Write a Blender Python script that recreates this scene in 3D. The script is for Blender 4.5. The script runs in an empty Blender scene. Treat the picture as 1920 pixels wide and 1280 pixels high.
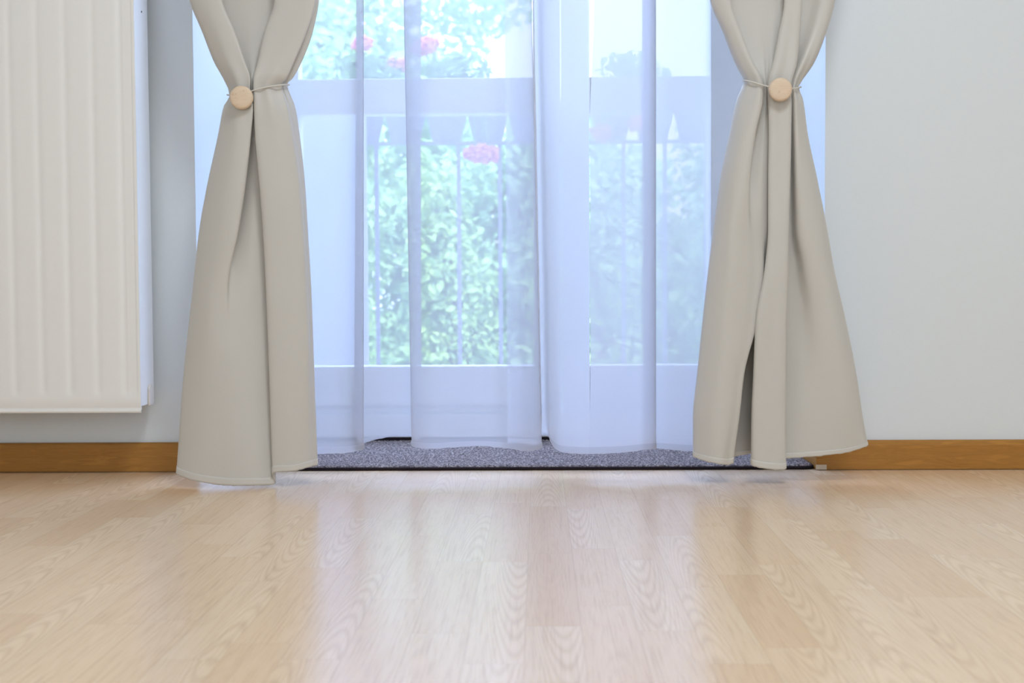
import bpy, bmesh, math, random
from mathutils import Vector, Matrix
random.seed(7)
S = bpy.context.scene
COL = S.collection

# ------------------------------------------------------------------ camera
F = 2500.0                       # focal length in pixels of a 1920 wide frame
CAM = Vector((0.0, 0.0, 0.385))
YAW, PITCH, ROLL = math.atan(0.0204), math.atan(0.044), 0.0058
fw = Vector((-math.sin(YAW)*math.cos(PITCH), math.cos(YAW)*math.cos(PITCH), -math.sin(PITCH)))
r0 = Vector((math.cos(YAW), math.sin(YAW), 0.0))
u0 = r0.cross(fw)
rt = r0*math.cos(ROLL) - u0*math.sin(ROLL)
up = u0*math.cos(ROLL) + r0*math.sin(ROLL)

def at(px, py, Y):
    """The point of the place seen at a photo pixel, at distance Y into the room."""
    d = fw + rt*((px-960.0)/F) - up*((py-640.0)/F)
    return CAM + d*((Y-CAM.y)/d.y)

cam = bpy.data.cameras.new('camera')
camo = bpy.data.objects.new('camera', cam)
COL.objects.link(camo)
m = Matrix((rt, up, -fw)).transposed().to_4x4()
m.translation = CAM
camo.matrix_world = m
cam.sensor_width = 36.0
cam.lens = F/1920.0*36.0
cam.clip_start = 0.05
cam.clip_end = 200
cam.dof.use_dof = True
cam.dof.focus_distance = 2.45
cam.dof.aperture_fstop = 6.3
S.camera = camo

# ------------------------------------------------------------------ sky, sun, lamps, exposure
w = bpy.data.worlds.new('sky')
S.world = w
w.use_nodes = True
bg = w.node_tree.nodes['Background']
bg.inputs[0].default_value = (0.47, 0.62, 1.0, 1)
bg.inputs[1].default_value = 7.6

def lamp(name, kind, loc, target, energy, color, **kw):
    l = bpy.data.lights.new(name, kind)
    l.energy = energy
    l.color = color
    for k, v in kw.items():
        setattr(l, k, v)
    o = bpy.data.objects.new(name, l)
    COL.objects.link(o)
    o.location = loc
    o.rotation_euler = (Vector(target)-Vector(loc)).to_track_quat('-Z', 'Y').to_euler()
    return o
lamp('sun', 'SUN', (3.0, -4.6, 12), (0, 4, 0), 9.5, (1.0, 0.95, 0.86), angle=0.02)
lamp('ceiling_lamp', 'AREA', (0.45, 0.8, 2.44), (0.2, 1.1, 0.0), 28.0, (0.86, 0.94, 1.0), shape='DISK', size=0.6)
lamp('rear_fill', 'AREA', (0.0, -2.35, 1.0), (-0.1, 2.5, 0.5), 42.0, (0.80, 0.90, 1.0), shape='RECTANGLE', size=3.2, size_y=2.0)  # added soft fill behind the camera, no window is built there

S.view_settings.view_transform = 'Standard'
S.view_settings.look = 'None'
S.view_settings.exposure = 0.2
S.view_settings.gamma = 1.0
S.view_settings.use_curve_mapping = False
S.cycles.use_denoising = True
S.cycles.max_bounces = 10
S.cycles.diffuse_bounces = 5
S.cycles.glossy_bounces = 4
S.cycles.transmission_bounces = 8
S.cycles.transparent_max_bounces = 24
S.cycles.sample_clamp_indirect = 8.0
S.cycles.caustics_reflective = False
S.cycles.caustics_refractive = False

# ------------------------------------------------------------------ distances (metres)
DW = 2.73          # face of the window wall
DD = 3.20          # face of the French door at the back of the recess
DO = 3.32          # outer face of the wall
CEIL = 2.50
XL, XR = at(367, 400, DW).x, at(1547, 300, DW).x     # sides of the recess
DR = 2.595         # front of the radiator

# ------------------------------------------------------------------ material helpers
def mat(name):
    m = bpy.data.materials.new(name)
    m.use_nodes = True
    nt = m.node_tree
    return m, nt, nt.nodes['Principled BSDF']

def N(nt, typ, **kw):
    n = nt.nodes.new(typ)
    for k, v in kw.items():
        setattr(n, k, v)
    return n

def setin(nt, n, i, v):
    if hasattr(v, 'is_output') or isinstance(v, bpy.types.NodeSocket):
        nt.links.new(v, n.inputs[i])
    else:
        n.inputs[i].default_value = v

def M(nt, op, a, b=0.0, c=None):
    n = N(nt, 'ShaderNodeMath', operation=op)
    setin(nt, n, 0, a); setin(nt, n, 1, b)
    if c is not None: setin(nt, n, 2, c)
    return n.outputs[0]

def mixc(nt, f, a, b, blend='MIX'):
    n = N(nt, 'ShaderNodeMix', data_type='RGBA', blend_type=blend)
    setin(nt, n, 0, f); setin(nt, n, 6, a); setin(nt, n, 7, b)
    return n.outputs[2]

def noise(nt, vec, scale, detail=3.0, rough=0.5, dist=0.0):
    n = N(nt, 'ShaderNodeTexNoise')
    nt.links.new(vec, n.inputs['Vector'])
    n.inputs['Scale'].default_value = scale
    n.inputs['Detail'].default_value = detail
    n.inputs['Roughness'].default_value = rough
    n.inputs['Distortion'].default_value = dist
    return n.outputs[0]

def mapped(nt, sc=(1, 1, 1), src='Object'):
    t = N(nt, 'ShaderNodeTexCoord')
    mp = N(nt, 'ShaderNodeMapping')
    nt.links.new(t.outputs[src], mp.inputs['Vector'])
    mp.inputs['Scale'].default_value = sc
    return mp.outputs[0]

def bump(nt, b, h, strength, dist):
    n = N(nt, 'ShaderNodeBump')
    n.inputs['Strength'].default_value = strength
    n.inputs['Distance'].default_value = dist
    nt.links.new(h, n.inputs['Height'])
    nt.links.new(n.outputs[0], b.inputs['Normal'])

def plain(name, col, rough=0.5, spec=0.5, nscale=0, nstr=0.0, ndist=0.001, var=0.0):
    m, nt, b = mat(name)
    b.inputs['Base Color'].default_value = (*col, 1)
    b.inputs['Roughness'].default_value = rough
    b.inputs['Specular IOR Level'].default_value = spec
    if nscale:
        v = mapped(nt)
        h = noise(nt, v, nscale, 4, 0.6)
        if nstr: bump(nt, b, h, nstr, ndist)
        if var:
            lo = tuple(c*(1-var) for c in col)+(1,)
            nt.links.new(mixc(nt, h, lo, (*col, 1)), b.inputs['Base Color'])
    return m

# ------------------------------------------------------------------ materials
M_wall = plain('wall_paint', (0.71, 0.745, 0.765), 0.75, 0.3, 180, 0.12, 0.0006, 0.03)
M_ceil = plain('ceiling_paint', (0.85, 0.85, 0.85), 0.9, 0.2, 120, 0.05, 0.0005)
M_rad = plain('radiator_enamel', (0.80, 0.785, 0.765), 0.35, 0.45, 60, 0.03, 0.0004, 0.02)
M_door = plain('door_lacquer', (0.84, 0.85, 0.87), 0.35, 0.5, 40, 0.03, 0.0004, 0.02)
M_metal = plain('railing_paint', (0.34, 0.33, 0.42), 0.45, 0.4, 60, 0.05, 0.0005, 0.08)
M_screen = plain('screen_white', (0.46, 0.46, 0.50), 0.6, 0.3, 40, 0.05, 0.0006, 0.05)
M_house = plain('house_plaster', (0.50, 0.47, 0.44), 0.85, 0.2, 8, 0.1, 0.004, 0.08)
M_dark = plain('dark_hole', (0.03, 0.03, 0.03), 0.8, 0.1, 50, 0.0, 0.001, 0.3)
M_terrace = plain('terrace_stone', (0.55, 0.52, 0.5), 0.8, 0.3, 30, 0.2, 0.002, 0.2)
M_cap = plain('trim_end_cap', (0.62, 0.52, 0.40), 0.5, 0.4, 60, 0.05, 0.0005, 0.1)
M_cord = plain('tieback_cord', (0.66, 0.63, 0.58), 0.7, 0.2, 300, 0.2, 0.0004, 0.1)
M_clip = plain('clip_plastic', (0.72, 0.66, 0.6), 0.45, 0.4, 60, 0.05, 0.0005, 0.15)
M_rail = plain('rail_aluminium', (0.8, 0.8, 0.8), 0.35, 0.5, 60, 0.02, 0.0005, 0.05)

def wood_floor():
    m, nt, b = mat('oak_strip_laminate')
    v = mapped(nt)
    sp = N(nt, 'ShaderNodeSeparateXYZ'); nt.links.new(v, sp.inputs[0])
    X, Y = sp.outputs[0], sp.outputs[1]
    W = 0.0625
    xs = M(nt, 'DIVIDE', M(nt, 'ADD', X, 0.017), W)
    row = M(nt, 'FLOOR', xs)
    fx = M(nt, 'FRACT', xs)
    wn = N(nt, 'ShaderNodeTexWhiteNoise', noise_dimensions='1D'); nt.links.new(row, wn.inputs['W'])
    rr = wn.outputs['Value']
    wn2 = N(nt, 'ShaderNodeTexWhiteNoise', noise_dimensions='1D'); nt.links.new(M(nt, 'ADD', row, 37.3), wn2.inputs['W'])
    L = M(nt, 'MULTIPLY_ADD', wn2.outputs['Value'], 0.16, 0.34)
    ys = M(nt, 'DIVIDE', M(nt, 'MULTIPLY_ADD', rr, 0.9, Y), L)
    colm = M(nt, 'FLOOR', ys)
    fy = M(nt, 'FRACT', ys)
    cid = N(nt, 'ShaderNodeCombineXYZ'); nt.links.new(row, cid.inputs[0]); nt.links.new(colm, cid.inputs[1])
    wid = N(nt, 'ShaderNodeTexWhiteNoise', noise_dimensions='2D'); nt.links.new(cid.outputs[0], wid.inputs['Vector'])
    pid = wid.outputs['Value']
    pcol = N(nt, 'ShaderNodeSeparateColor'); nt.links.new(wid.outputs['Color'], pcol.inputs[0])
    # grain coordinates shifted for each strip
    gc = N(nt, 'ShaderNodeCombineXYZ')
    nt.links.new(M(nt, 'MULTIPLY_ADD', pid, 7.3, X), gc.inputs[0])
    nt.links.new(M(nt, 'MULTIPLY_ADD', pcol.outputs[1], 11.0, Y), gc.inputs[1])
    nt.links.new(M(nt, 'MULTIPLY', pcol.outputs[2], 5.0), gc.inputs[2])
    def scaled(s):
        mp = N(nt, 'ShaderNodeMapping'); nt.links.new(gc.outputs[0], mp.inputs['Vector']); mp.inputs['Scale'].default_value = s
        return mp.outputs[0]
    fibre = noise(nt, scaled((420, 9, 1)), 1.0, 4, 0.65)
    soft = noise(nt, scaled((36, 2.2, 1)), 1.0, 3, 0.55)
    # cathedral figure: nested parabolas along each strip, loosened by noise
    wob = noise(nt, scaled((13, 2.2, 1)), 1.0, 1.5, 0.4)
    cx = M(nt, 'MULTIPLY', M(nt, 'SUBTRACT', M(nt, 'ADD', fx, M(nt, 'MULTIPLY_ADD', pcol.outputs[2], 0.8, -0.4)), 0.5), W)
    sgn = M(nt, 'MULTIPLY_ADD', M(nt, 'GREATER_THAN', pcol.outputs[1], 0.5), 30.0, -15.0)
    ph = M(nt, 'ADD', M(nt, 'MULTIPLY', M(nt, 'MULTIPLY', cx, cx), 5200.0), M(nt, 'MULTIPLY', Y, sgn))
    ph = M(nt, 'MULTIPLY_ADD', wob, 3.0, ph)
    rings = M(nt, 'MULTIPLY_ADD', M(nt, 'SINE', M(nt, 'MULTIPLY', ph, 6.2832)), 0.5, 0.5)
    rings = M(nt, 'POWER', rings, 2.0)
    ringamt = M(nt, 'MULTIPLY', rings, M(nt, 'MULTIPLY_ADD', M(nt, 'GREATER_THAN', pcol.outputs[0], 0.55), 0.17, 0.05))
    c = mixc(nt, pid, (0.79, 0.55, 0.345, 1), (0.90, 0.69, 0.47, 1))
    c = mixc(nt, M(nt, 'MULTIPLY', soft, 0.35), c, (0.60, 0.36, 0.17, 1))
    c = mixc(nt, ringamt, c, (0.38, 0.22, 0.10, 1))
    fib = N(nt, 'ShaderNodeClamp'); 
    nt.links.new(M(nt, 'MULTIPLY', M(nt, 'SUBTRACT', fibre, 0.48), 1.6), fib.inputs[0])
    c = mixc(nt, fib.outputs[0], c, (0.38, 0.22, 0.10, 1))
    ex = M(nt, 'LESS_THAN', M(nt, 'MINIMUM', fx, M(nt, 'SUBTRACT', 1.0, fx)), 0.010)
    ey = M(nt, 'LESS_THAN', M(nt, 'MULTIPLY', M(nt, 'MINIMUM', fy, M(nt, 'SUBTRACT', 1.0, fy)), L), 0.0006)
    c = mixc(nt, M(nt, 'MULTIPLY', M(nt, 'MAXIMUM', ex, ey), 0.22), c, (0.28, 0.15, 0.06, 1))
    nt.links.new(c, b.inputs['Base Color'])
    nt.links.new(M(nt, 'MULTIPLY_ADD', fibre, 0.12, 0.15), b.inputs['Roughness'])
    b.inputs['IOR'].default_value = 2.4
    bump(nt, b, M(nt, 'ADD', fibre, M(nt, 'MULTIPLY', rings, 0.4)), 0.10, 0.0006)
    return m
M_floor = wood_floor()

def wood_trim():
    m, nt, b = mat('brown_oak_trim')
    v = mapped(nt, (9, 60, 55))
    n1 = noise(nt, v, 1.0, 5, 0.6, 0.6)
    v2 = mapped(nt, (14, 200, 260))
    n2 = noise(nt, v2, 1.0, 4, 0.7, 0.2)
    r = M(nt, 'MULTIPLY_ADD', M(nt, 'SINE', M(nt, 'MULTIPLY', n1, 26.0)), 0.5, 0.5)
    c = mixc(nt, n1, (0.20, 0.075, 0.012, 1), (0.52, 0.24, 0.05, 1))
    c = mixc(nt, M(nt, 'MULTIPLY', r, 0.35), c, (0.17, 0.065, 0.015, 1))
    c = mixc(nt, M(nt, 'MULTIPLY', n2, 0.5), c, (0.55, 0.28, 0.07, 1))
    nt.links.new(c, b.inputs['Base Color'])
    b.inputs['Specular IOR Level'].default_value = 0.2
    b.inputs['Roughness'].default_value = 0.42
    bump(nt, b, n2, 0.1, 0.0006)
    return m
M_trim = wood_trim()

def button_wood():
    m, nt, b = mat('pale_button_wood')
    v = mapped(nt, (60, 60, 260))
    n1 = noise(nt, v, 1.0, 3, 0.6, 1.0)
    v2 = mapped(nt, (1, 1, 1))
    n2 = noise(nt, v2, 150, 2, 0.5)
    c = mixc(nt, n1, (0.62, 0.46, 0.32, 1), (0.74, 0.60, 0.46, 1))
    sp = N(nt, 'ShaderNodeClamp'); nt.links.new(M(nt, 'MULTIPLY', M(nt, 'SUBTRACT', n2, 0.62), 4.0), sp.inputs[0])
    c = mixc(nt, sp.outputs[0], c, (0.55, 0.36, 0.2, 1))
    nt.links.new(c, b.inputs['Base Color'])
    b.inputs['Roughness'].default_value = 0.5
    bump(nt, b, n1, 0.15, 0.0006)
    return m
M_button = button_wood()

def drape_cloth(name, col, weave=1400):
    m, nt, b = mat(name)
    v = mapped(nt)
    n = noise(nt, v, weave, 2, 0.6)
    n3 = noise(nt, v, 9, 3, 0.5)
    c = mixc(nt, n, tuple(x*0.94 for x in col)+(1,), (*col, 1))
    nt.links.new(c, b.inputs['Base Color'])
    b.inputs['Roughness'].default_value = 0.5
    b.inputs['Specular IOR Level'].default_value = 0.5
    b.inputs['Sheen Weight'].default_value = 0.25
    b.inputs['Sheen Roughness'].default_value = 0.5
    bump(nt, b, M(nt, 'ADD', M(nt, 'MULTIPLY', n, 0.15), M(nt, 'MULTIPLY', n3, 6.0)), 0.25, 0.0012)
    return m
M_drape = drape_cloth('blackout_satin', (0.55, 0.525, 0.485))
M_hem = drape_cloth('blackout_satin_hem', (0.575, 0.55, 0.51))

def sheer_cloth(name, fac, col=(0.635, 0.635, 0.675)):
    m, nt, b = mat(name)
    nt.nodes.remove(b)
    out = nt.nodes['Material Output']
    t = N(nt, 'ShaderNodeBsdfTransparent')
    d = N(nt, 'ShaderNodeBsdfDiffuse'); d.inputs[0].default_value = (*col, 1)
    tr = N(nt, 'ShaderNodeBsdfTranslucent'); tr.inputs[0].default_value = (*col, 1)
    mx = N(nt, 'ShaderNodeMixShader'); mx.inputs[0].default_value = 0.78
    nt.links.new(d.outputs[0], mx.inputs[1]); nt.links.new(tr.outputs[0], mx.inputs[2])
    lw = N(nt, 'ShaderNodeLayerWeight'); lw.inputs['Blend'].default_value = 0.5
    v = mapped(nt)
    n = noise(nt, v, 900, 1, 0.5)
    f = M(nt, 'ADD', M(nt, 'MULTIPLY_ADD', M(nt, 'POWER', lw.outputs['Facing'], 3.0), 0.6, fac-0.03), M(nt, 'MULTIPLY', n, 0.06))
    cl = N(nt, 'ShaderNodeClamp'); nt.links.new(f, cl.inputs[0])
    mm = N(nt, 'ShaderNodeMixShader')
    nt.links.new(cl.outputs[0], mm.inputs[0])
    nt.links.new(t.outputs[0], mm.inputs[1]); nt.links.new(mx.outputs[0], mm.inputs[2])
    nt.links.new(mm.outputs[0], out.inputs[0])
    return m
M_sheer = sheer_cloth('white_voile', 0.64)
M_sheerB = sheer_cloth('white_dense_voile', 0.88)
M_sheerhem = sheer_cloth('white_voile_hem', 0.76)

def glass():
    m, nt, b = mat('window_glass')
    nt.nodes.remove(b)
    out = nt.nodes['Material Output']
    t = N(nt, 'ShaderNodeBsdfTransparent'); t.inputs[0].default_value = (0.97, 0.985, 0.98, 1)
    g = N(nt, 'ShaderNodeBsdfGlossy'); g.inputs['Roughness'].default_value = 0.02
    fr = N(nt, 'ShaderNodeFresnel'); fr.inputs[0].default_value = 1.3
    mm = N(nt, 'ShaderNodeMixShader')
    nt.links.new(M(nt, 'MULTIPLY', fr.outputs[0], 0.6), mm.inputs[0])
    nt.links.new(t.outputs[0], mm.inputs[1]); nt.links.new(g.outputs[0], mm.inputs[2])
    nt.links.new(mm.outputs[0], out.inputs[0])
    return m
M_glass = glass()

def rug_mat():
    m, nt, b = mat('grey_looped_pile')
    v = mapped(nt)
    n1 = noise(nt, v, 200, 3, 0.8)
    vo = N(nt, 'ShaderNodeTexVoronoi'); nt.links.new(v, vo.inputs['Vector']); vo.inputs['Scale'].default_value = 260
    r = N(nt, 'ShaderNodeValToRGB')
    r.color_ramp.elements[0].position = 0.36; r.color_ramp.elements[0].color = (0.06, 0.045, 0.042, 1)
    r.color_ramp.elements[1].position = 0.66; r.color_ramp.elements[1].color = (0.78, 0.66, 0.60, 1)
    e = r.color_ramp.elements.new(0.5); e.color = (0.27, 0.225, 0.215, 1)
    nt.links.new(n1, r.inputs[0])
    c = mixc(nt, M(nt, 'MULTIPLY', vo.outputs['Distance'], 0.5), r.outputs[0], (0.10, 0.085, 0.10, 1))
    nt.links.new(c, b.inputs['Base Color'])
    b.inputs['Roughness'].default_value = 0.95
    b.inputs['Specular IOR Level'].default_value = 0.1
    bump(nt, b, n1, 0.9, 0.004)
    return m
M_rug = rug_mat()
M_bind_shade = plain('dark_binding_and_shade', (0.035, 0.025, 0.03), 0.9, 0.1, 400, 0.5, 0.002, 0.5)

def leaf_mat(name, lo, hi):
    m, nt, b = mat(name)
    nt.nodes.remove(b)
    out = nt.nodes['Material Output']
    v = mapped(nt)
    c = mixc(nt, noise(nt, v, 5.5, 3, 0.6), (*lo, 1), (*hi, 1))
    d = N(nt, 'ShaderNodeBsdfDiffuse'); nt.links.new(c, d.inputs[0])
    t = N(nt, 'ShaderNodeBsdfTranslucent'); nt.links.new(c, t.inputs[0])
    mx = N(nt, 'ShaderNodeMixShader'); mx.inputs[0].default_value = 0.35
    nt.links.new(d.outputs[0], mx.inputs[1]); nt.links.new(t.outputs[0], mx.inputs[2])
    nt.links.new(mx.outputs[0], out.inputs[0])
    return m
M_leafA = leaf_mat('bright_leaves', (0.14, 0.30, 0.10), (0.52, 0.72, 0.32))
M_leafB = leaf_mat('pale_leaves', (0.16, 0.34, 0.14), (0.46, 0.66, 0.36))
M_leafG = leaf_mat('geranium_leaves', (0.20, 0.36, 0.16), (0.40, 0.58, 0.30))
M_petal = leaf_mat('pink_red_petals', (0.90, 0.36, 0.45), (0.97, 0.58, 0.68))
M_yellow = leaf_mat('yellow_petals', (0.9, 0.8, 0.2), (0.95, 0.9, 0.4))
M_bark = plain('bark', (0.2, 0.15, 0.1), 0.9, 0.1, 40, 0.5, 0.01, 0.4)
M_lawn = plain('lawn', (0.12, 0.26, 0.06), 0.95, 0.1, 20, 0.5, 0.02, 0.4)
M_planter = plain('planter_plastic', (0.66, 0.62, 0.62), 0.6, 0.3, 30, 0.1, 0.002, 0.1)

# ------------------------------------------------------------------ object helpers
def tag(o, label=None, cat=None, group=None, kind=None):
    if label: o['label'] = label
    if cat: o['category'] = cat
    if group: o['group'] = group
    if kind: o['kind'] = kind
    return o

def link(name, bm, material, parent=None, smooth=False, bevel=0.0):
    me = bpy.data.meshes.new(name)
    bm.normal_update()
    bm.to_mesh(me); bm.free()
    if material: me.materials.append(material)
    if smooth:
        for p in me.polygons: p.use_smooth = True
    o = bpy.data.objects.new(name, me)
    COL.objects.link(o)
    if parent:
        o.parent = parent
        o.matrix_parent_inverse = Matrix.Translation(-parent.location)
    if bevel:
        b = o.modifiers.new('bevel', 'BEVEL'); b.width = bevel; b.segments = 2; b.limit_method = 'ANGLE'
    return o

def empty(name, loc):
    o = bpy.data.objects.new(name, None)
    o.empty_display_size = 0.1
    COL.objects.link(o)
    o.location = loc
    return o

def box(bm, x0, x1, y0, y1, z0, z1):
    vs = [bm.verts.new((x, y, z)) for x in (x0, x1) for y in (y0, y1) for z in (z0, z1)]
    for f in ((0, 1, 3, 2), (4, 6, 7, 5), (0, 4, 5, 1), (2, 3, 7, 6), (0, 2, 6, 4), (1, 5, 7, 3)):
        bm.faces.new([vs[i] for i in f])

def boxes(name, lst, material, parent=None, bevel=0.0):
    bm = bmesh.new()
    for b in lst: box(bm, *b)
    return link(name, bm, material, parent, bevel=bevel)

def tube(bm, pts, r, n=8, closed=False):
    rings = []
    k = len(pts)
    for i, p in enumerate(pts):
        a = pts[(i-1) % k] if (closed or i > 0) else pts[i]
        c = pts[(i+1) % k] if (closed or i < k-1) else pts[i]
        t = (c-a).normalized()
        q = t.to_track_quat('Z', 'Y')
        rr = r[i] if isinstance(r, (list, tuple)) else r
        rings.append([bm.verts.new(p + q @ Vector((math.cos(j*2*math.pi/n)*rr, math.sin(j*2*math.pi/n)*rr, 0))) for j in range(n)])
    for i in range(k if closed else k-1):
        A, B = rings[i], rings[(i+1) % k]
        for j in range(n):
            bm.faces.new((A[j], A[(j+1) % n], B[(j+1) % n], B[j]))
    if not closed:
        bm.faces.new(rings[0][::-1]); bm.faces.new(rings[-1])

# ------------------------------------------------------------------ room shell
RX0, RX1, RY0 = -2.3, 2.3, -2.5
TOP = 2.22
tag(boxes('floor', [(RX0, RX1, RY0, DW, -0.06, 0.0), (XL, XR, DW, DO, -0.06, 0.0)], M_floor), kind='structure')
tag(boxes('ceiling', [(RX0, RX1, RY0, DW, CEIL, CEIL+0.06)], M_ceil), kind='structure')
tag(boxes('wall_front', [(RX0-0.1, XL, DW, DO, -0.06, CEIL+0.06), (XR, RX1+0.1, DW, DO, -0.06, CEIL+0.06),
                         (XL, XR, DW, DO, TOP, CEIL+0.06)], M_wall), kind='structure')
tag(boxes('wall_left', [(RX0-0.1, RX0, RY0, DW, -0.06, CEIL+0.06)], M_wall), kind='structure')
tag(boxes('wall_right', [(RX1, RX1+0.1, RY0, DW, -0.06, CEIL+0.06)], M_wall), kind='structure')
tag(boxes('wall_back', [(RX0-0.1, RX1+0.1, RY0-0.1, RY0, -0.06, CEIL+0.06)], M_wall), kind='structure')

tag(boxes('facade_sun_block', [(RX0-1.5, RX1+1.5, DW+0.1, DO, CEIL+0.06, 4.1)], M_wall), kind='structure')  # unseen upper wall, added and sized to keep the sun off the railing

BBH = 0.060
def baseboard(name, x0, x1):
    bm = bmesh.new()
    prof = [(0, 0.0012), (-0.013, 0.0012), (-0.013, BBH-0.010), (-0.011, BBH-0.003), (-0.007, BBH), (0, BBH)]
    rows = [[bm.verts.new((x, DW+dy, z)) for dy, z in prof] for x in (x0, x1)]
    n = len(prof)
    for j in range(n):
        bm.faces.new((rows[0][j], rows[1][j], rows[1][(j+1) % n], rows[0][(j+1) % n]))
    bm.faces.new(rows[0][::-1]); bm.faces.new(rows[1])
    return tag(link(name, bm, M_trim), kind='structure')
baseboard('baseboard_left', RX0, XL-0.004)
bbr = baseboard('baseboard_right', XR-0.018, RX1)
boxes('return', [(XR-0.018, XR-0.0005, DW+0.0005, DD-0.02, 0.0012, BBH)], M_trim, bbr)
boxes('end_cap', [(XR-0.0186, XR+0.003, DW-0.0146, DW-0.0132, 0.001, 0.011)], M_cap, bbr)['label'] = 'pale end piece of the wooden baseboard'

# ------------------------------------------------------------------ French door at the back of the recess
door = tag(empty('door_1', ((XL+XR)/2, DD, 0)), kind='structure')
gL0, gL1 = at(563, 400, DD).x, at(1000, 400, DD).x
gR0, gR1 = at(1105, 400, DD).x, at(1329, 400, DD).x
mid = (gL1+gR0)/2
zr0, zr1 = at(960, 212, DD).z, at(960, 145, DD).z
zg = at(860, 686, DD).z
zb = at(860, 752, DD).z
DT = 2.16
y0, y1 = DD, DD+0.055
boxes('door_frame', [(XL, XL+0.055, y0+0.012, DO-0.01, 0, TOP), (XR-0.055, XR, y0+0.012, DO-0.01, 0, TOP),
                     (XL+0.055, XR-0.055, y0+0.012, DO-0.01, DT, TOP)], M_door, door, 0.003)
boxes('threshold', [(XL, XR, y0-0.012, DO-0.01, 0, zb-0.030)], M_door, door, 0.004)
boxes('threshold_shade', [(XL+0.001, XR-0.001, y0-0.0145, y0-0.0122, 0.0005, 0.016)], M_bind_shade, door)['label'] = 'dark strip standing in for the shade along the threshold foot'  # shade at the foot of the threshold, put in as a dark strip
def leaf(x0, x1, gx0, gx1):
    lf = boxes('door_leaf', [(x0, gx0, y0, y1, zb-0.026, DT-0.003), (gx1, x1, y0, y1, zb-0.026, DT-0.003),
                             (gx0, gx1, y0, y1, zb-0.026, zg), (gx0, gx1, y0, y1, DT-0.11, DT-0.003),
                             (gx0, gx1, y0, y1, zr0, zr1)], M_door, door, 0.003)
    for a, b in ((zg, zr0), (zr1, DT-0.11)):
        p = boxes('glass_pane', [(gx0+0.001, gx1-0.001, y0+0.024, y0+0.030, a+0.001, b-0.001)], M_glass)
        p.parent = lf
        e = 0.010
        bd = boxes('glazing_bead', [(gx0, gx0+e, y0+0.012, y0+0.022, a, b), (gx1-e, gx1, y0+0.012, y0+0.022, a, b),
                                    (gx0+e, gx1-e, y0+0.012, y0+0.022, a, a+e), (gx0+e, gx1-e, y0+0.012, y0+0.022, b-e, b)], M_door)
        bd.parent = lf
        for q in (p, bd):
            q.matrix_parent_inverse = Matrix.Translation(-door.location)
    return lf
leaf(XL+0.057, mid-0.002, gL0, gL1)
leaf(mid+0.002, XR-0.057, gR0, gR1)
boxes('weather_bar', [(XL+0.075, mid-0.02, y0-0.010, y0-0.0005, zb-0.010, zb+0.004), (mid+0.02, XR-0.075, y0-0.010, y0-0.0005, zb-0.010, zb+0.004)], M_door, door, 0.002)

# ------------------------------------------------------------------ cloth lofted through measured folds
def pchip(ts, vs, t):
    n = len(ts)
    if t <= ts[0]: return vs[0]
    if t >= ts[-1]: return vs[-1]
    i = max(j for j in range(n-1) if ts[j] <= t)
    h = [ts[j+1]-ts[j] for j in range(n-1)]
    dl = [(vs[j+1]-vs[j])/h[j] for j in range(n-1)]
    def sl(j):
        if j == 0: return dl[0]
        if j == n-1: return dl[-1]
        if dl[j-1]*dl[j] <= 0: return 0.0
        w1, w2 = 2*h[j]+h[j-1], h[j]+2*h[j-1]
        return (w1+w2)/(w1/dl[j-1]+w2/dl[j])
    s = (t-ts[i])/h[i]
    h00 = 2*s**3-3*s**2+1; h10 = s**3-2*s**2+s; h01 = -2*s**3+3*s**2; h11 = s**3-s**2
    return h00*vs[i]+h10*h[i]*sl(i)+h01*vs[i+1]+h11*h[i]*sl(i+1)

def crom(P, sub):
    """Centripetal Catmull-Rom through points P."""
    n = len(P)
    Q = [P[0]*2-P[1]]+list(P)+[P[-1]*2-P[-2]]
    out = []
    for i in range(1, n):
        a, b, c, d = Q[i-1], Q[i], Q[i+1], Q[i+2]
        t0 = 0.0
        t1 = t0+max(1e-4, (b-a).length)**0.5
        t2 = t1+max(1e-4, (c-b).length)**0.5
        t3 = t2+max(1e-4, (d-c).length)**0.5
        for k in range(sub):
            t = t1+(t2-t1)*k/sub
            A1 = a*((t1-t)/(t1-t0))+b*((t-t0)/(t1-t0))
            A2 = b*((t2-t)/(t2-t1))+c*((t-t1)/(t2-t1))
            A3 = c*((t3-t)/(t3-t2))+d*((t-t2)/(t3-t2))
            B1 = A1*((t2-t)/(t2-t0))+A2*((t-t0)/(t2-t0))
            B2 = A2*((t3-t)/(t3-t1))+A3*((t-t1)/(t3-t1))
            out.append(B1*((t2-t)/(t2-t1))+B2*((t-t1)/(t2-t1)))
    out.append(P[-1].copy())
    return out

def loft(rows, base, tvals, sub, wrinkle=None):
    """rows: (nominal y, [(x, y, d cm towards the room)]) -> grid of points, one list per value in tvals."""
    ts = [r[0] for r in rows]
    n = len(rows[0][1])
    grid = []
    for t in tvals:
        P = []
        for k in range(n):
            x = pchip(ts, [r[1][k][0] for r in rows], t)
            y = pchip(ts, [r[1][k][1] for r in rows], t)
            d = pchip(ts, [r[1][k][2] for r in rows], t)
            P.append(at(x, y, base-d*0.01))
        line = crom(P, sub)
        if wrinkle:
            line = [p+wrinkle(i/(len(line)-1), t, p) for i, p in enumerate(line)]
        grid.append(line)
    return grid

def sheet(bm, grid):
    vs = [[bm.verts.new(p) for p in line] for line in grid]
    for i in range(len(vs)-1):
        for j in range(len(vs[0])-1):
            bm.faces.new((vs[i][j], vs[i+1][j], vs[i+1][j+1], vs[i][j+1]))

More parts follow.
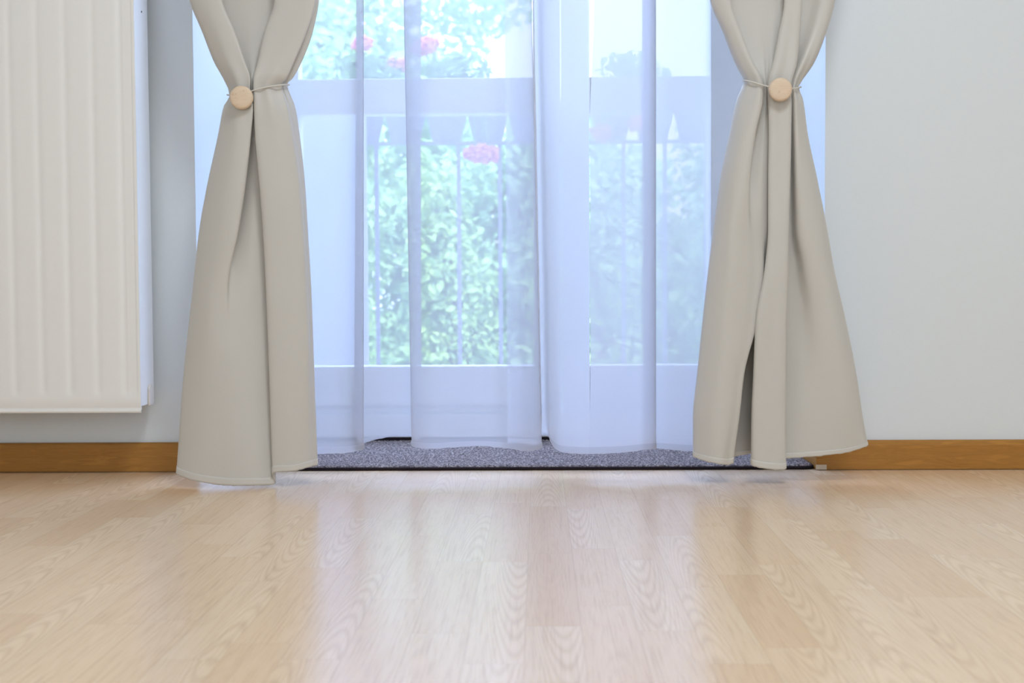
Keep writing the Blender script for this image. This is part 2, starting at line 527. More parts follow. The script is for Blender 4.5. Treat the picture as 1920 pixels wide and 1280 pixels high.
def tgrid(rows, step, hem):
    t0, t1 = rows[0][0], rows[-1][0]
    out = []
    t = t0
    while t < t1-hem-0.5:
        out.append(t)
        t += step*4 if t < -60 else step
    out.append(t1-hem)
    return out, [t1-hem+hem*k/4 for k in range(5)]

def R(y, xs, ds):
    return (y, [(x, y, d) for x, d in zip(xs, ds)])

def cloth(name, parts, base, mcloth, mhem, label, cat, group, hem, sub, thick, wrinkle=None, lift=0.0008):
    """One hanging cloth: the fabric mesh with a hem strip as its child."""
    bm = bmesh.new(); bh = bmesh.new()
    for rows in parts:
        ta, tb = tgrid(rows, 12, hem)
        g = loft(rows, base, ta+tb[1:], sub, wrinkle)
        sheet(bm, g)
        gh = loft(rows, base, tb, sub, wrinkle)
        L = len(gh[0])
        gh2 = []
        for i, line in enumerate(gh):
            o = []
            for j, p in enumerate(line):
                a, b = line[max(0, j-1)], line[min(L-1, j+1)]
                c0, c1 = gh[max(0, i-1)][j], gh[min(4, i+1)][j]
                nn = (b-a).cross(c1-c0)
                nn = nn.normalized() if nn.length > 1e-12 else Vector((0, -1, 0))
                wob = Vector((0, 0, 0.0006*math.sin(j*1.9)+0.0005*math.sin(j*0.73))) if i == 4 else Vector()
                o.append(p - nn*lift + wob)
            gh2.append(o)
        sheet(bh, gh2)
    o = link(name, bm, mcloth, smooth=True)
    tag(o, label, cat, group)
    h = link('hem', bh, mhem, o, smooth=True)
    if thick:
        for q, s in ((o, thick), (h, thick)):
            sm = q.modifiers.new('solid', 'SOLIDIFY'); sm.thickness = s; sm.offset = 0
    return o

# left drape ------------------------------------------------------
BL = 2.53
dA = [-1.5, 0.3, 2.0, 1.9, -0.6, -0.9, -0.6, 1.9, 2.3, 1.0, -0.4, -2.0]
dB = [-3, 0, 2.8, 3.0, 2.0, 1.7, 2.0, 3.0, 3.0, 1.6, 0, -3]
left_rows = [
    R(-1400, [235, 240, 300, 350, 345, 440, 505, 495, 560, 620, 660, 655], dA),
    R(-500, [288, 284, 325, 372, 364, 450, 515, 505, 560, 602, 632, 626], dA),
    R(0, [362, 356, 385, 416, 406, 460, 525, 515, 556, 583, 598, 590], dA),
    R(60, [388, 380, 408, 440, 430, 466, 506, 496, 540, 574, 586, 576], [-2, 0.2, 2.2, 2.1, -0.3, -0.6, -0.3, 2.2, 2.5, 1.3, -0.2, -2.2]),
    R(120, [412, 404, 430, 460, 452, 470, 490, 483, 520, 548, 563, 552], [-2.5, 0.1, 2.5, 2.7, 0.8, 0.4, 0.8, 2.7, 2.8, 1.6, -0.1, -2.5]),
    R(148, [428, 420, 443, 469, 464, 471, 481, 476, 505, 534, 547, 536], [-3, 0, 2.9, 3.1, 2, 1.5, 2, 3.1, 3.1, 1.8, 0, -3]),
    (168, [(440, 177, -3), (432, 177, 0), (448, 175, 2.6), (468, 171, 2.8), (465, 170, 2), (471, 169, 1.6), (480, 168, 2), (476, 167, 2.8), (500, 163, 2.7), (526, 160, 1.4), (537, 159, 0), (528, 160, -3)]),
    R(200, [430, 420, 445, 474, 466, 474, 482, 477, 508, 537, 553, 540], [-3, 0, 3.0, 3.2, 1.4, 1.2, 1.6, 3.2, 3.4, 2.2, 0, -3]),
    R(250, [420, 410, 440, 470, 459, 474, 490, 479, 516, 546, 561, 550], [-2.6, 0, 3.2, 3.1, 0.4, 0.8, 0.9, 3.2, 3.3, 2.3, 0, -2.6]),
    R(350, [398, 388, 424, 459, 448, 474, 500, 487, 530, 560, 572, 560], [-2, 0, 3.2, 3.0, -0.6, 0.5, 0.4, 3.1, 3.3, 2.3, 0, -2]),
    R(430, [384, 374, 412, 447, 437, 472, 506, 493, 537, 566, 577, 566], [-2, 0, 3.0, 2.9, 0.2, 0.9, 0.5, 3.0, 3.2, 2.2, 0, -2]),
    R(550, [371, 361, 393, 425, 430, 468, 512, 499, 545, 573, 584, 573], [-2, 0, 2.6, 2.5, 2.1, 1.6, 0.6, 2.9, 3.0, 2.1, 0, -2]),
    R(700, [355, 345, 385, 425, 440, 474, 518, 505, 550, 578, 589, 578], [-2, 0, 2.7, 3.1, 3.0, 2.2, 0.9, 2.9, 3.0, 2.0, 0, -2]),
    (890, [(341, 880, -2), (331, 887, 0.4), (360, 900, 2.9), (415, 909, 3.7), (437, 910, 3.7), (480, 909.5, 3.2), (516, 906, 1.6), (512, 887, 2.8), (550, 883, 2.9), (578, 876, 1.9), (595, 871, 0), (586, 866, -2)]),
]
# a narrow second layer shows behind the edge of the strip above the tie
edge = {0: (591, 2.0), 60: (574, 2.2), 120: (549, 2.4), 148: (536, 2.3)}
for k, (y, pts) in enumerate(left_rows):
    if y in edge:
        x, d = edge[y]
        left_rows[k] = (y, pts[:9]+[(x, y, d), (x-5, y, 0.7)]+pts[10:])
    else:
        p, q = pts[9], pts[10]
        left_rows[k] = (y, pts[:10]+[tuple(a*0.6+b*0.4 for a, b in zip(p, q))]+pts[10:])
def wr_left(u, t, p):
    # soft gathering wrinkles that die away from the tie
    k = math.exp(-abs(t-168)/60.0)
    return Vector((0, -0.0022*k*math.sin(u*75.0+1.3) - 0.0012*math.sin(u*9.0+t*0.011), 0))
cloth('drape', [left_rows], BL, M_drape, M_hem,
      'greige blackout drape tied with a button, hanging next to the radiator', 'curtain', 'tied drapes', 13, 8, 0.0012, wr_left)

# right drape -----------------------------------------------------
BR = 2.555
dC = [-1.5, 0.2, 1.6, 1.7, -0.4, -0.8, -0.5, 1.8, 2.2, 2.0, -0.6, -0.4, 0.8, 0.9, -0.2, -2]
def hx(y, xs, ds): return R(y, xs, ds)
right_rows = [
    R(-1400, [1285, 1280, 1330, 1380, 1372, 1430, 1485, 1475, 1505, 1535, 1525, 1560, 1600, 1640, 1670, 1662], dC),
    R(-500, [1302, 1296, 1330, 1362, 1354, 1425, 1480, 1470, 1492, 1515, 1505, 1535, 1575, 1608, 1630, 1620], dC),
    R(0, [1340, 1332, 1350, 1370, 1362, 1420, 1480, 1471, 1487, 1503, 1496, 1520, 1540, 1556, 1566, 1556], dC),
    R(60, [1364, 1356, 1372, 1389, 1382, 1424, 1469, 1461, 1480, 1499, 1492, 1508, 1524, 1539, 1549, 1540], [-2, 0.1, 1.8, 1.9, -0.2, -0.4, -0.3, 2.0, 2.4, 2.2, -0.2, 0.0, 1.2, 1.2, -0.1, -2.2]),
    R(120, [1388, 1380, 1397, 1414, 1408, 1432, 1456, 1449, 1472, 1494, 1487, 1493, 1502, 1515, 1525, 1516], [-2.5, 0, 2.2, 2.4, 0.8, 0.4, 0.6, 2.6, 2.9, 2.6, 0.8, 1.2, 2.6, 2.0, 0, -2.5]),
    R(142, [1400, 1392, 1409, 1426, 1421, 1434, 1448, 1442, 1466, 1488, 1482, 1487, 1493, 1503, 1510, 1501], [-3, 0, 2.5, 2.7, 1.6, 1.2, 1.5, 2.8, 3.1, 2.8, 1.6, 2.0, 2.9, 2.0, 0, -3]),
    (160, [(1404, 150, -3), (1397, 150, 0), (1413, 154, 2.3), (1431, 159, 2.6), (1428, 160, 1.7), (1435, 161, 1.4), (1444, 162, 1.7), (1440, 162, 2.7), (1462, 165, 2.9), (1482, 165, 2.7), (1478, 164, 1.7), (1482, 163, 2.0), (1487, 162, 2.6), (1493, 162, 1.6), (1497, 162, 0), (1490, 162, -3)]),
    R(185, [1392, 1383, 1406, 1430, 1424, 1436, 1448, 1441, 1463, 1484, 1478, 1484, 1490, 1499, 1505, 1497], [-3, 0, 2.6, 3.0, 0.8, 0.6, 1.0, 2.9, 3.2, 3.0, 1.0, 1.8, 3.0, 2.0, 0, -3]),
    R(250, [1378, 1369, 1393, 1416, 1410, 1432, 1450, 1442, 1463, 1483, 1476, 1484, 1492, 1506, 1514, 1505], [-2.6, 0, 2.9, 3.0, 0.4, 0.7, 0.9, 2.8, 3.2, 3.0, 0.4, 1.2, 2.9, 2.2, 0, -2.6]),
    R(330, [1361, 1352, 1380, 1406, 1403, 1428, 1450, 1441, 1461, 1481, 1473, 1483, 1494, 1518, 1531, 1520], [-2, 0, 3.0, 2.9, 1.0, 1.4, 0.9, 2.8, 3.2, 3.0, -0.2, 0.0, 2.7, 2.3, 0, -2]),
    R(430, [1348, 1338, 1370, 1402, 1410, 1430, 1449, 1441, 1460, 1478, 1470, 1483, 1498, 1536, 1551, 1540], [-2, 0, 3.0, 2.7, 2.4, 1.8, 0.6, 2.9, 3.3, 3.0, -0.8, -0.8, 2.2, 2.3, 0, -2]),
    R(500, [1339, 1329, 1365, 1400, 1415, 1432, 1446, 1435, 1457, 1477, 1469, 1492, 1512, 1548, 1563, 1551], [-2, 0, 3.0, 2.8, 2.4, 1.7, -0.6, 2.9, 3.3, 3.0, -0.9, -0.4, 2.0, 2.2, 0, -2]),
    R(600, [1328, 1318, 1355, 1390, 1406, 1420, 1438, 1418, 1446, 1474, 1466, 1503, 1530, 1567, 1585, 1573], [-2, 0, 3.0, 3.0, 2.6, 1.4, -3.5, 3.0, 3.3, 3.1, -0.6, 0.3, 1.7, 2.0, 0, -2]),
    R(700, [1318, 1308, 1345, 1372, 1386, 1395, 1438, 1414, 1444, 1473, 1464, 1506, 1545, 1584, 1605, 1592], [-2, 0, 3.0, 3.1, 2.6, 1.2, -6.5, 3.0, 3.3, 3.1, -0.2, 0.8, 1.7, 1.8, 0, -2]),
    R(780, [1310, 1300, 1338, 1364, 1377, 1386, 1434, 1411, 1442, 1472, 1463, 1506, 1550, 1594, 1617, 1604], [-2, 0, 3.0, 3.1, 2.5, 1.0, -8.0, 3.0, 3.3, 3.1, 0.2, 1.0, 1.6, 1.6, 0, -2]),
    (868, [(1309, 848, -2), (1300, 855, 0), (1330, 866, 2.8), (1352, 870, 3.1), (1364, 871, 2.4), (1374, 868, 0.8), (1427, 849, -8.0), (1410, 872, 2.8), (1438, 879, 3.3), (1473, 879, 3.0), (1462, 862, 0.4), (1506, 857, 1.0), (1550, 853, 1.5), (1596, 846, 1.3), (1627, 834, 0), (1614, 830, -2)]),
]
# the deep fold between the two front panels opens towards the floor
fold = {500: (1427, 500, 0.6), 600: (1409, 600, -0.8), 700: (1383, 700, -1.6), 780: (1374, 780, -2.0), 868: (1366, 859, -2.2)}
for k, (y, pts) in enumerate(right_rows):
    if y in fold:
        pts = list(pts)
        x, yy, d = pts[5]
        pts[5] = (x, yy, {500: 2.0, 600: 2.2, 700: 2.2, 780: 2.1, 868: 2.0}[y])
        right_rows[k] = (y, pts[:6]+[fold[y]]+pts[6:])
    else:
        right_rows[k] = (y, pts[:6]+[tuple(a*0.5+b*0.5 for a, b in zip(pts[5], pts[6]))]+pts[6:])
def wr_right(u, t, p):
    k = math.exp(-abs(t-160)/60.0)
    return Vector((0, -0.0022*k*math.sin(u*85.0+0.4) - 0.0012*math.sin(u*11.0+t*0.012+2.0), 0))
cloth('drape', [right_rows], BR, M_drape, M_hem,
      'greige blackout drape tied with a button, hanging before the bare wall', 'curtain', 'tied drapes', 11, 8, 0.0012, wr_right)

# sheers ----------------------------------------------------------
BS = 2.655
def V(y, pts): return (y, [(x, y, d) for x, d in pts])
def vrows(xtop, xbot, dd, hem):
    """Straight hanging folds: x at the top of the photo, x near the hem, depth, and the hem's own points."""
    rows = []
    for y in (-1400, -600, 0, 250, 500, 700, 790):
        f = y/800.0 if y > 0 else y/2400.0
        rows.append((y, [(a+(b-a)*f, y, d) for a, b, d in zip(xtop, xbot, dd)]))
    rows.append((842, [(x, y, d) for (x, y), d in zip(hem, dd)]))
    return rows
sheerA = vrows(
    [540, 575, 612, 648, 682, 668, 700, 735, 789, 757, 800, 850, 905, 950, 980, 997, 975, 946],
    [545, 585, 622, 655, 682, 664, 696, 735, 790, 771, 806, 850, 905, 950, 992, 1015, 985, 952],
    [0, 0.6, 1.2, 1.0, 0.3, -1.2, -2.6, -3.6, -3.2, 0.9, 1.6, 1.0, 1.6, 1.2, 1.7, 0.6, -1.2, -2.4],
    [(545, 852), (590, 851), (622, 850), (656, 848), (682, 841), (672, 836), (697, 826), (738, 818), (790, 822), (772, 836), (806, 841), (860, 837.5), (905, 836), (945, 839.5), (993, 845), (1016, 839), (985, 832), (952, 830)])
cloth('sheer_curtain', [sheerA], BS, M_sheer, M_sheerhem,
      'white sheer with a raised pleat at its hem, behind the drape by the radiator', 'sheer curtain', 'sheers over the door', 11, 6, 0, None, 0.0012)
sheerB1 = vrows(
    [1001, 1008, 1020, 1045, 1080, 1105.5],
    [1016, 1024, 1032, 1050, 1080, 1106],
    [-2.6, -2.2, -0.6, 0.8, 1.3, 1.0],
    [(1015, 815), (1029, 818), (1033, 828), (1047, 845), (1080, 850), (1106, 851)])
sheerB2 = vrows(
    [1114, 1135, 1170, 1203, 1230, 1204, 1240, 1285, 1318, 1333],
    [1106, 1132, 1168, 1205, 1230, 1206, 1240, 1285, 1318, 1333],
    [1.0, 1.2, 1.5, 1.4, 0.7, -1.2, -1.6, -0.8, -0.6, -0.9],
    [(1106, 851), (1132, 850), (1168, 848), (1208, 843), (1230, 840.5), (1206, 838), (1240, 841), (1285, 845), (1318, 846), (1333, 846)])
fixed = []
for y, pts in sheerB2:
    if 200 < y < 700: pts = [(1106 if k == 0 else p[0], p[1], p[2]) for k, p in enumerate(pts)]
    fixed.append((y, pts))
fixed.insert(4, (380, [(1106.5 if k == 0 else (p[0]+q[0])/2, 380, p[2]) for k, (p, q) in enumerate(zip(sheerB2[3][1], sheerB2[4][1]))]))
cloth('sheer_curtain', [sheerB1, fixed], BS, M_sheerB, M_sheerhem,
      'white sheer with a slit seam, nearest the drape before the bare wall', 'sheer curtain', 'sheers over the door', 11, 6, 0, None, 0.0012)

# rails above the frame -------------------------------------------
tag(boxes('curtain_rail', [(-1.0, 1.0, BL-0.035, BL+0.035, 2.40, CEIL)], M_rail, None, 0.004),
    'aluminium ceiling rail carrying the two tied drapes', 'curtain rail')
tag(boxes('curtain_rail', [(-1.0, 1.0, BS-0.025, BS+0.03, 2.42, CEIL)], M_rail, None, 0.004),
    'aluminium ceiling rail carrying the white sheers, nearest the door', 'curtain rail')

# tiebacks ----------------------------------------------------------
def tieback(px, py, Y, ends, base, label):
    c = at(px, py, Y)
    root = tag(empty('tieback', c), label, 'curtain tieback', 'button tiebacks')
    bm = bmesh.new()
    prof = [(0, -0.0062), (0.012, -0.0064), (0.018, -0.0060), (0.0205, -0.0048), (0.0218, -0.0022), (0.0220, 0.0006), (0.0212, 0.0032), (0.0195, 0.0045), (0.0, 0.0048)]
    n = 40
    rings = []
    for r, y in prof:
        if r == 0: rings.append([bm.verts.new((0, y, 0))])
        else: rings.append([bm.verts.new((math.cos(a*2*math.pi/n)*r, y, math.sin(a*2*math.pi/n)*r)) for a in range(n)])
    for A, B in zip(rings, rings[1:]):
        for j in range(n):
            if len(A) == 1: bm.faces.new((A[0], B[j], B[(j+1) % n]))
            elif len(B) == 1: bm.faces.new((A[j], B[0], A[(j+1) % n]))
            else: bm.faces.new((A[j], B[j], B[(j+1) % n], A[(j+1) % n]))
    bmesh.ops.recalc_face_normals(bm, faces=bm.faces)
    for v in bm.verts: v.co += c
    b = link('button', bm, M_button, root, smooth=True)
    b['label'] = 'round pale wooden button'
    pts = [at(x, y, base-d*0.01) for x, y, d in ends]
    bm = bmesh.new()
    tube(bm, crom(pts, 6), 0.0014, 8)
    cd = link('cord', bm, M_cord, root, smooth=True)
    cd['label'] = 'thin pale cord round the gathered cloth'
    return root
tieback(453, 183, BL-0.042, [(455, 180, 3.3), (472, 170.5, 3.55), (490, 165.5, 3.5), (510, 161.5, 3.05), (529, 159.2, 2.5), (541.5, 158.5, 0.4), (541, 159.2, -2.2), (533, 160.5, -4.6), (500, 165, -5.0), (460, 172, -5.0), (434, 176.5, -4.6), (427, 177.5, -2.2), (426.8, 178, 0.3), (436, 180, 3.2), (450, 182, 3.5)],
        BL, 'pale wooden button tieback on the drape by the radiator')
tieback(1463, 168, BR-0.045, [(1463, 167, 4.0), (1447, 163.5, 3.9), (1432, 160, 3.5), (1413, 154.5, 2.9), (1400, 151, 1.7), (1394, 150.3, 0.1), (1397, 151, -3.8), (1440, 158, -5.0), (1475, 164, -5.0), (1498, 164, -3.8), (1500.5, 163, 0.1), (1493, 165, 3.4), (1477, 166.5, 4.0)],
        BR, 'pale wooden button tieback on the drape before the bare wall')

# ------------------------------------------------------------------ door mat in the recess
def rug():
    root = tag(empty('door_mat', ((XL+XR)/2, 2.95, 0)), 'speckled dark grey looped mat on the floor under the sheers', 'mat')
    x0, x1 = XL+0.012, at(1527, 880, DW).x
    ya, yb = DW-0.002, DD-0.018
    bm = bmesh.new()
    nx, ny = 420, 120
    rnd = random.Random(3)
    vs = []
    for j in range(ny+1):
        y = ya+(yb-ya)*j/ny
        row = []
        for i in range(nx+1):
            x = x0+(x1-x0)*i/nx
            dx = min(x-x0, x1-x); dy = min(y-ya, yb-y)
            e = min(1.0, min(dx, dy)/0.006)
            z = 0.0045+0.0045*math.sqrt(max(0, e*(2-e)))+rnd.uniform(-0.0011, 0.0013)
            # rounded front corner
            rr = 0.02
            px, py = x, y
            if x > x1-rr and y < ya+rr:
                u, v = x-(x1-rr), (ya+rr)-y
                k = max(u, v)/max(1e-9, math.hypot(u, v))
                px, py = x1-rr+u*k, ya+rr-v*k
            row.append(bm.verts.new((px+rnd.uniform(-1, 1)*0.0006, py+rnd.uniform(-1, 1)*0.0008, z)))
        vs.append(row)
    for j in range(ny):
        for i in range(nx):
            bm.faces.new((vs[j][i], vs[j][i+1], vs[j+1][i+1], vs[j+1][i]))
    link('pile', bm, M_rug, root, smooth=True)
    bm = bmesh.new()
    pts = [Vector((x0, yb, 0.0035)), Vector((x0, ya+0.02, 0.0035)), Vector((x0+0.006, ya+0.006, 0.0035)), Vector((x0+0.02, ya, 0.0035)), Vector(((x0+x1)/2, ya, 0.0035)),
           Vector((x1-0.02, ya, 0.0035)), Vector((x1-0.006, ya+0.006, 0.0035)), Vector((x1, ya+0.02, 0.0035)), Vector((x1, yb, 0.0035))]
    tube(bm, pts, 0.0033, 8)
    link('binding', bm, M_bind_shade, root, smooth=True)['label'] = 'dark bound edge of the mat'
rug()

# ------------------------------------------------------------------ radiator
def radiator():
    xr = at(264, 775, DR).x
    zb_ = at(200, 774, DR).z
    xl, zt = xr-0.90, zb_+0.90
    root = tag(empty('radiator', ((xl+xr)/2, DW-0.085, zb_)), 'cream fluted panel radiator mounted low on the wall', 'radiator')
    # front panel with vertical flutes between plain bands
    bm = bmesh.new()
    pitch = 0.0545
    xs = []
    x = xl
    n = 640
    def flute(x):
        # groove centres measured from the end of the panel
        g = (xr-0.029-x)/pitch
        if x > xr-0.006: return 0.0
        f = abs(g-round(g))*pitch
        d = 0.0018*math.exp(-(f/0.0075)**2)
        if round(g) == 0 and x > xr-0.029: d = max(d, 0.0012)
        return d
    zs = [zb_, zb_+0.006, zb_+0.008, zb_+0.011, zb_+0.030]+[zb_+0.030+0.018*k/6 for k in range(1, 7)]+[zt-0.06, zt-0.03, zt]
    rows = []
    for z in zs:
        if z < zb_+0.007: k, off = 0.0, -0.0012
        elif z < zb_+0.0095: k, off = 0.0, 0.0016
        else:
            k = min(1.0, max(0.0, (z-zb_-0.030)/0.018)); off = 0.0
            k = k*k*(3-2*k)
            if z > zt-0.05: k = 0
        row = []
        for i in range(n+1):
            x = xl+(xr-xl)*i/n
            row.append(bm.verts.new((x, DR+0.002+off+k*flute(x), z)))
        rows.append(row)
    for a, b in zip(rows, rows[1:]):
        for i in range(n):
            bm.faces.new((a[i], a[i+1], b[i+1], b[i]))
    fp = link('front_panel', bm, M_rad, root, smooth=True)
    sm = fp.modifiers.new('solid', 'SOLIDIFY'); sm.thickness = 0.004; sm.offset = -1
    yb_ = DW-0.040
    boxes('back_panel', [(xl+0.004, xr-0.008, yb_-0.014, yb_, zb_+0.010, zt-0.004)], M_rad, root, 0.003)
    boxes('convector_fins', [(xl+0.02+0.05*i, xl+0.022+0.05*i, DR+0.012, yb_-0.016, zb_+0.02, zt-0.02) for i in range(17)], M_rad, root)
    for nm, xa, xb in (('side_panel', xr-0.0055, xr-0.001), ('side_panel', xl+0.001, xl+0.0055)):
        sp = boxes(nm, [(xa, xb, DR+0.0065, yb_+0.001, zb_+0.012, zt-0.002)], M_rad, root, 0.0012)
    boxes('top_grille', [(xl+0.006, xr-0.006, DR+0.008, yb_-0.0145, zt-0.006, zt-0.001)], M_rad, root)
    # clip at the foot of the visible side panel, seen at the corner
    yc0, yc1 = DR+0.052, DR+0.078
    bm = bmesh.new()
    z0 = zb_+0.010
    prof = [(yc0, z0), (yc1, z0), (yc1, z0+0.034), ((yc0+yc1)/2+0.006, z0+0.042), ((yc0+yc1)/2-0.006, z0+0.042), (yc0, z0+0.034)]
    a = [bm.verts.new((xr-0.001, y, z)) for y, z in prof]; b = [bm.verts.new((xr+0.0035, y, z)) for y, z in prof]
    k = len(prof)
    for j in range(k): bm.faces.new((a[j], a[(j+1) % k], b[(j+1) % k], b[j]))
    bm.faces.new(a[::-1]); bm.faces.new(b)
    bmesh.ops.recalc_face_normals(bm, faces=bm.faces)
    link('end_clip', bm, M_clip, root, bevel=0.001)['label'] = 'small clip at the foot of the side panel'
    # screw hole on the side panel
    bm = bmesh.new()
    cz = at(260, 23, DR+0.06).z
    tube(bm, [Vector((xr-0.0012, DR+0.055, cz)), Vector((xr-0.0005, DR+0.055, cz))], 0.0022, 12)
    link('screw_hole', bm, M_dark, root)['label'] = 'tiny dark hole in the side panel'
    for x in (xl+0.15, xr-0.15):
        boxes('wall_bracket', [(x-0.015, x+0.015, yb_-0.001, DW-0.0012, zb_+0.1, zb_+0.8)], M_rad, root)
radiator()

# ------------------------------------------------------------------ outside: terrace, railing, plants
tag(boxes('terrace_floor', [(-3.5, 3.5, DO, 4.42, -0.14, -0.02)], M_terrace), kind='structure')
tag(boxes('ground', [(-30, 30, 4.42, 60, -0.9, -0.8)], M_lawn), kind='structure')

YR = 4.25
def railing():
    root = tag(empty('balcony_railing', (0, YR, 0)), 'grey balcony railing with a cut-out frieze, seen through the sheers', 'railing')
    x0, x1 = -1.55, 1.75
    zl = at(860, 268, YR).z
    zt = zl+0.105
    pitch = at(938, 400, YR).x-at(861, 400, YR).x
    xb = at(861, 450, YR).x
    boxes('top_rail', [(x0, x1, YR-0.025, YR+0.025, zt, zt+0.025)], M_metal, root, 0.004)
    boxes('lower_rail', [(x0, x1, YR-0.010, YR+0.010, zl-0.006, zl+0.004)], M_metal, root)
    boxes('foot_rail', [(x0, x1, YR-0.015, YR+0.015, 0.06, 0.085)], M_metal, root)
    k0 = math.ceil((x0-xb)/pitch); k1 = math.floor((x1-xb)/pitch)
    for k in range(k0, k1+1):
        x = xb+k*pitch
        boxes('baluster', [(x-0.006, x+0.006, YR-0.006, YR+0.006, 0.085, zl-0.006)], M_metal, root)
    xg = at(876, 240, YR).x
    for k in range(k0, k1):
        c = xg+(k+0.5)*pitch
        bm = bmesh.new()
        h = pitch*0.5-0.0015; b = pitch*0.5-0.021
        prof = [(-b, zl+0.004), (b, zl+0.004), (h-0.006, zt-0.045), (h, zt-0.02), (h, zt), (-h, zt), (-h, zt-0.02), (-h+0.006, zt-0.045)]
        A = [bm.verts.new((c+x, YR-0.004, z)) for x, z in prof]; B = [bm.verts.new((c+x, YR+0.004, z)) for x, z in prof]
        n = len(prof)
        for j in range(n): bm.faces.new((A[j], A[(j+1) % n], B[(j+1) % n], B[j]))
        bm.faces.new(A[::-1]); bm.faces.new(B)
        bmesh.ops.recalc_face_normals(bm, faces=bm.faces)
        link('frieze_board', bm, M_metal, root)
    for x in (x0+0.02, x1-0.02):
        boxes('post', [(x-0.02, x+0.02, YR-0.02, YR+0.02, -0.02, zt)], M_metal, root)
    return zt+0.025, zl
zrail, zlow = railing()

# pale screen on the terrace behind the radiator-side edge of the glass
sx0, sx1 = at(505, 400, 4.12).x, at(688, 400, 4.12).x
scr = tag(empty('privacy_screen', ((sx0+sx1)/2, 4.12, -0.02)), 'plain pale screen on the terrace before the railing, radiator side', 'screen')
boxes('panel', [(sx0+0.02, sx1-0.02, 4.112, 4.128, 0.05, zlow+0.08)], M_screen, scr)
for x in (sx0, sx1-0.02):
    boxes('post', [(x, x+0.02, 4.105, 4.135, -0.02, zlow+0.09)], M_screen, scr, 0.002)
boxes('cap_rail', [(sx0, sx1, 4.105, 4.135, zlow+0.09, zlow+0.11)], M_screen, scr, 0.002)

def leaves(bm, centre, rad, n, size, rnd, shell=0.55):
    for _ in range(n):
        while True:
            p = Vector((rnd.uniform(-1, 1), rnd.uniform(-1, 1), rnd.uniform(-1, 1)))
            if shell < p.length < 1: break
        c = Vector((centre[0]+p.x*rad[0], centre[1]+p.y*rad[1], centre[2]+p.z*rad[2]))
        nrm = (p+Vector((rnd.gauss(0, .6), rnd.gauss(0, .6), rnd.gauss(0, .6)+0.3))).normalized()
        q = nrm.to_track_quat('Z', 'Y')
        s = size*rnd.uniform(0.6, 1.3); a = rnd.uniform(0, 6.28)
        ca, sa = math.cos(a), math.sin(a)
        def pt(x, y, z): return bm.verts.new(c+q @ Vector(((x*ca-y*sa)*s, (x*sa+y*ca)*s, z*s)))
        v = [pt(-.5, 0, 0), pt(-.15, -.3, .08), pt(.3, -.22, .08), pt(.55, 0, -.05), pt(.3, .22, .08), pt(-.15, .3, .08)]
        bm.faces.new((v[0], v[1], v[2], v[3])); bm.faces.new((v[0], v[3], v[4], v[5]))

def shrub(name, px, py, Y, rx, rz, n, size, material, label, cat, seed, group=None, base=-0.8):
    rnd = random.Random(seed)
    c = at(px, py, Y)
    root = tag(empty(name, (c.x, Y, base)), label, cat, group)
    bm = bmesh.new()
    for k in range(14):
        cc = (c.x+rnd.uniform(-0.56, 0.56)*rx, Y+rnd.uniform(-.35, .35)*rx, c.z-0.25*rz+(k/13.0-0.5)*1.9*rz)
        leaves(bm, cc, (rx*0.5, rx*0.4, rz*0.34), n//14, size, rnd, 0.25)
    link('foliage', bm, material, root)
    bm = bmesh.new()
    tube(bm, [Vector((c.x, Y, base)), Vector((c.x+0.03, Y, base+(c.z-base)*0.5)), Vector((c.x, Y+0.02, c.z+rz*0.3))], [0.05, 0.04, 0.015], 8)
    link('trunk', bm, M_bark, root)
for a in [
    ('shrub', 575, 560, 6.6, 0.333, 0.80, 5200, 0.050, M_leafA, 'leafy shrub beyond the railing near the drape by the radiator', 'shrub', 11),
    ('shrub', 845, 560, 6.6, 0.333, 0.72, 5200, 0.048, M_leafA, 'leafy shrub behind the middle of the railing, seen through the wide door leaf', 'shrub', 12),
    ('shrub', 1115, 560, 6.6, 0.333, 0.76, 5200, 0.050, M_leafA, 'leafy shrub behind the middle stiles and the narrow door leaf', 'shrub', 14),
    ('shrub', 1385, 560, 6.6, 0.333, 0.80, 4200, 0.050, M_leafB, 'pale leafy shrub beyond the railing near the bare wall', 'shrub', 15),
    ('hedge', 520, 360, 8.8, 0.79, 1.05, 7000, 0.075, M_leafB, 'tall pale hedge clump behind the shrubs, near the radiator side', 'hedge', 16),
    ('hedge', 1000, 430, 8.8, 0.79, 0.8, 7000, 0.075, M_leafB, 'tall pale hedge clump in the middle behind the shrubs', 'hedge', 17),
    ('hedge', 1480, 360, 8.8, 0.79, 1.05, 7000, 0.075, M_leafB, 'tall pale hedge clump behind the shrubs, near the bare wall side', 'hedge', 18),
    ('hedge', 760, 380, 11.0, 1.0, 1.2, 6000, 0.09, M_leafB, 'back hedge clump closing the gap seen through the wide door leaf', 'hedge', 26),
    ('hedge', 1240, 470, 11.0, 1.0, 0.8, 6000, 0.09, M_leafB, 'back hedge clump closing the gap seen through the narrow door leaf', 'hedge', 27),
    ('tree', 480, 160, 13.0, 1.20, 1.2, 6000, 0.12, M_leafB, 'far pale tree crown above the hedge, on the radiator side', 'tree', 19),
    ('tree', 780, 160, 17.0, 1.60, 1.7, 6000, 0.15, M_leafB, 'farthest pale tree crown, in the gap over the wide door leaf', 'tree', 22),
]:
    shrub(*a)

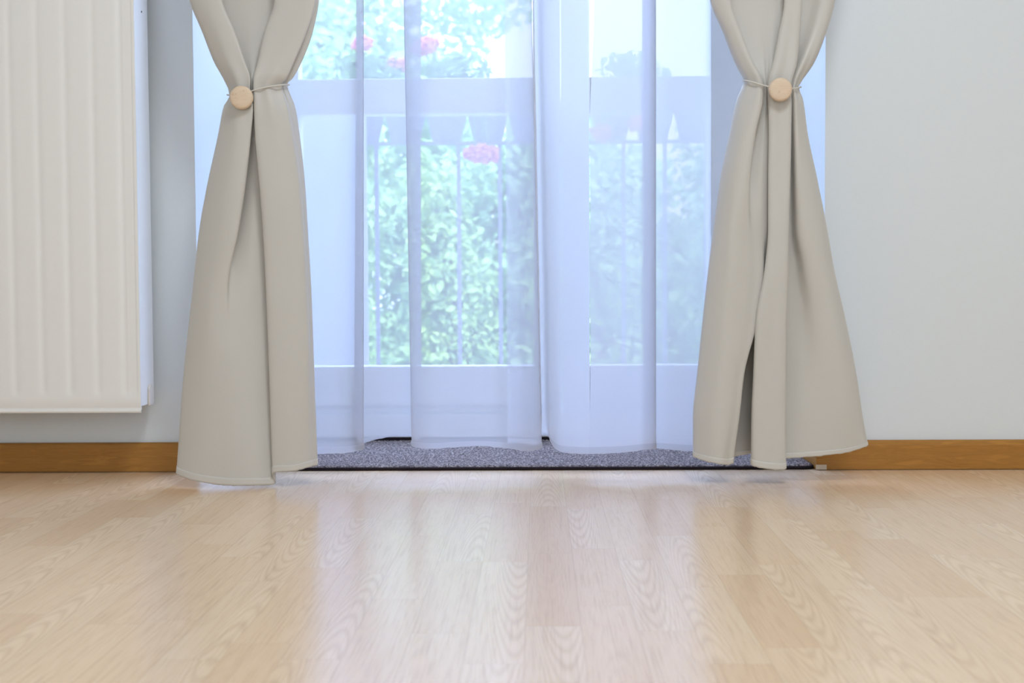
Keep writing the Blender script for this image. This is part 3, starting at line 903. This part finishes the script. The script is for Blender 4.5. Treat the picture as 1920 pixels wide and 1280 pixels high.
def house():
    Y = 20.0
    x0, x1 = at(908, 100, Y).x, 9.0
    z1 = at(1200, -50, Y).z
    root = tag(empty('house', ((x0+x1)/2, Y, -0.8)), 'pale plastered house far beyond the garden, over the narrow door leaf', 'house')
    boxes('wall', [(x0, x1, Y, Y+6, -0.8, z1)], M_house, root)
    boxes('roof', [(x0-0.04, x1+0.04, Y-0.04, Y+6.04, z1, z1+0.25)], M_house, root)
    bm = bmesh.new()
    px = at(921, 100, Y).x
    tube(bm, [Vector((px, Y-0.07, -0.8)), Vector((px, Y-0.07, z1))], 0.05, 12)
    link('downpipe', bm, M_rail, root, smooth=True)
house()

def geranium(px, heads, label, seed):
    rnd = random.Random(seed)
    c = at(px, 190, YR)
    zb2 = zrail+0.0015
    root = tag(empty('geranium', (c.x, YR, zb2)), label, 'flowers', 'geraniums on the railing')
    boxes('planter', [(c.x-0.10, c.x+0.10, YR-0.05, YR+0.05, zb2, zb2+0.065)], M_planter, root, 0.006)
    bm = bmesh.new()
    leaves(bm, (c.x, YR, zb2+0.10), (0.115, 0.07, 0.05), 150, 0.035, rnd, 0.2)
    link('foliage', bm, M_leafG, root)
    for hx_, hy_ in heads:
        hang = hy_ > 200
        p = at(hx_, hy_, YR-0.06 if hang else YR)
        bm = bmesh.new()
        leaves(bm, p, (0.034, 0.03, 0.024), 90, 0.026, rnd, 0.2)
        fh = link('flower_head', bm, M_petal, root)
        fh['label'] = 'pinkish red flower head'
        bm = bmesh.new()
        if hang:
            x = min(max(p.x, c.x-0.09), c.x+0.09)
            tube(bm, [Vector((x, YR-0.03, zb2+0.08)), Vector((x, YR-0.075, zb2+0.05)), Vector(((x+p.x)/2, YR-0.075, (zb2+p.z)/2)), p], 0.0025, 6)
        else:
            tube(bm, [Vector((c.x+(p.x-c.x)*0.4, YR, zb2+0.07)), p], 0.0025, 6)
        link('stem', bm, M_leafG, root)
geranium(690, [(680, 82), (745, 122)], 'pink-red geranium planter on the railing nearest the radiator side', 31)
geranium(855, [(790, 92), (803, 82), (905, 284), (890, 288), (916, 290)], 'pink-red geranium planter on the railing behind the wide door leaf', 32)
geranium(1190, [(1195, 230), (1128, 250)], 'pink-red geranium planter on the railing behind the narrow door leaf', 33)
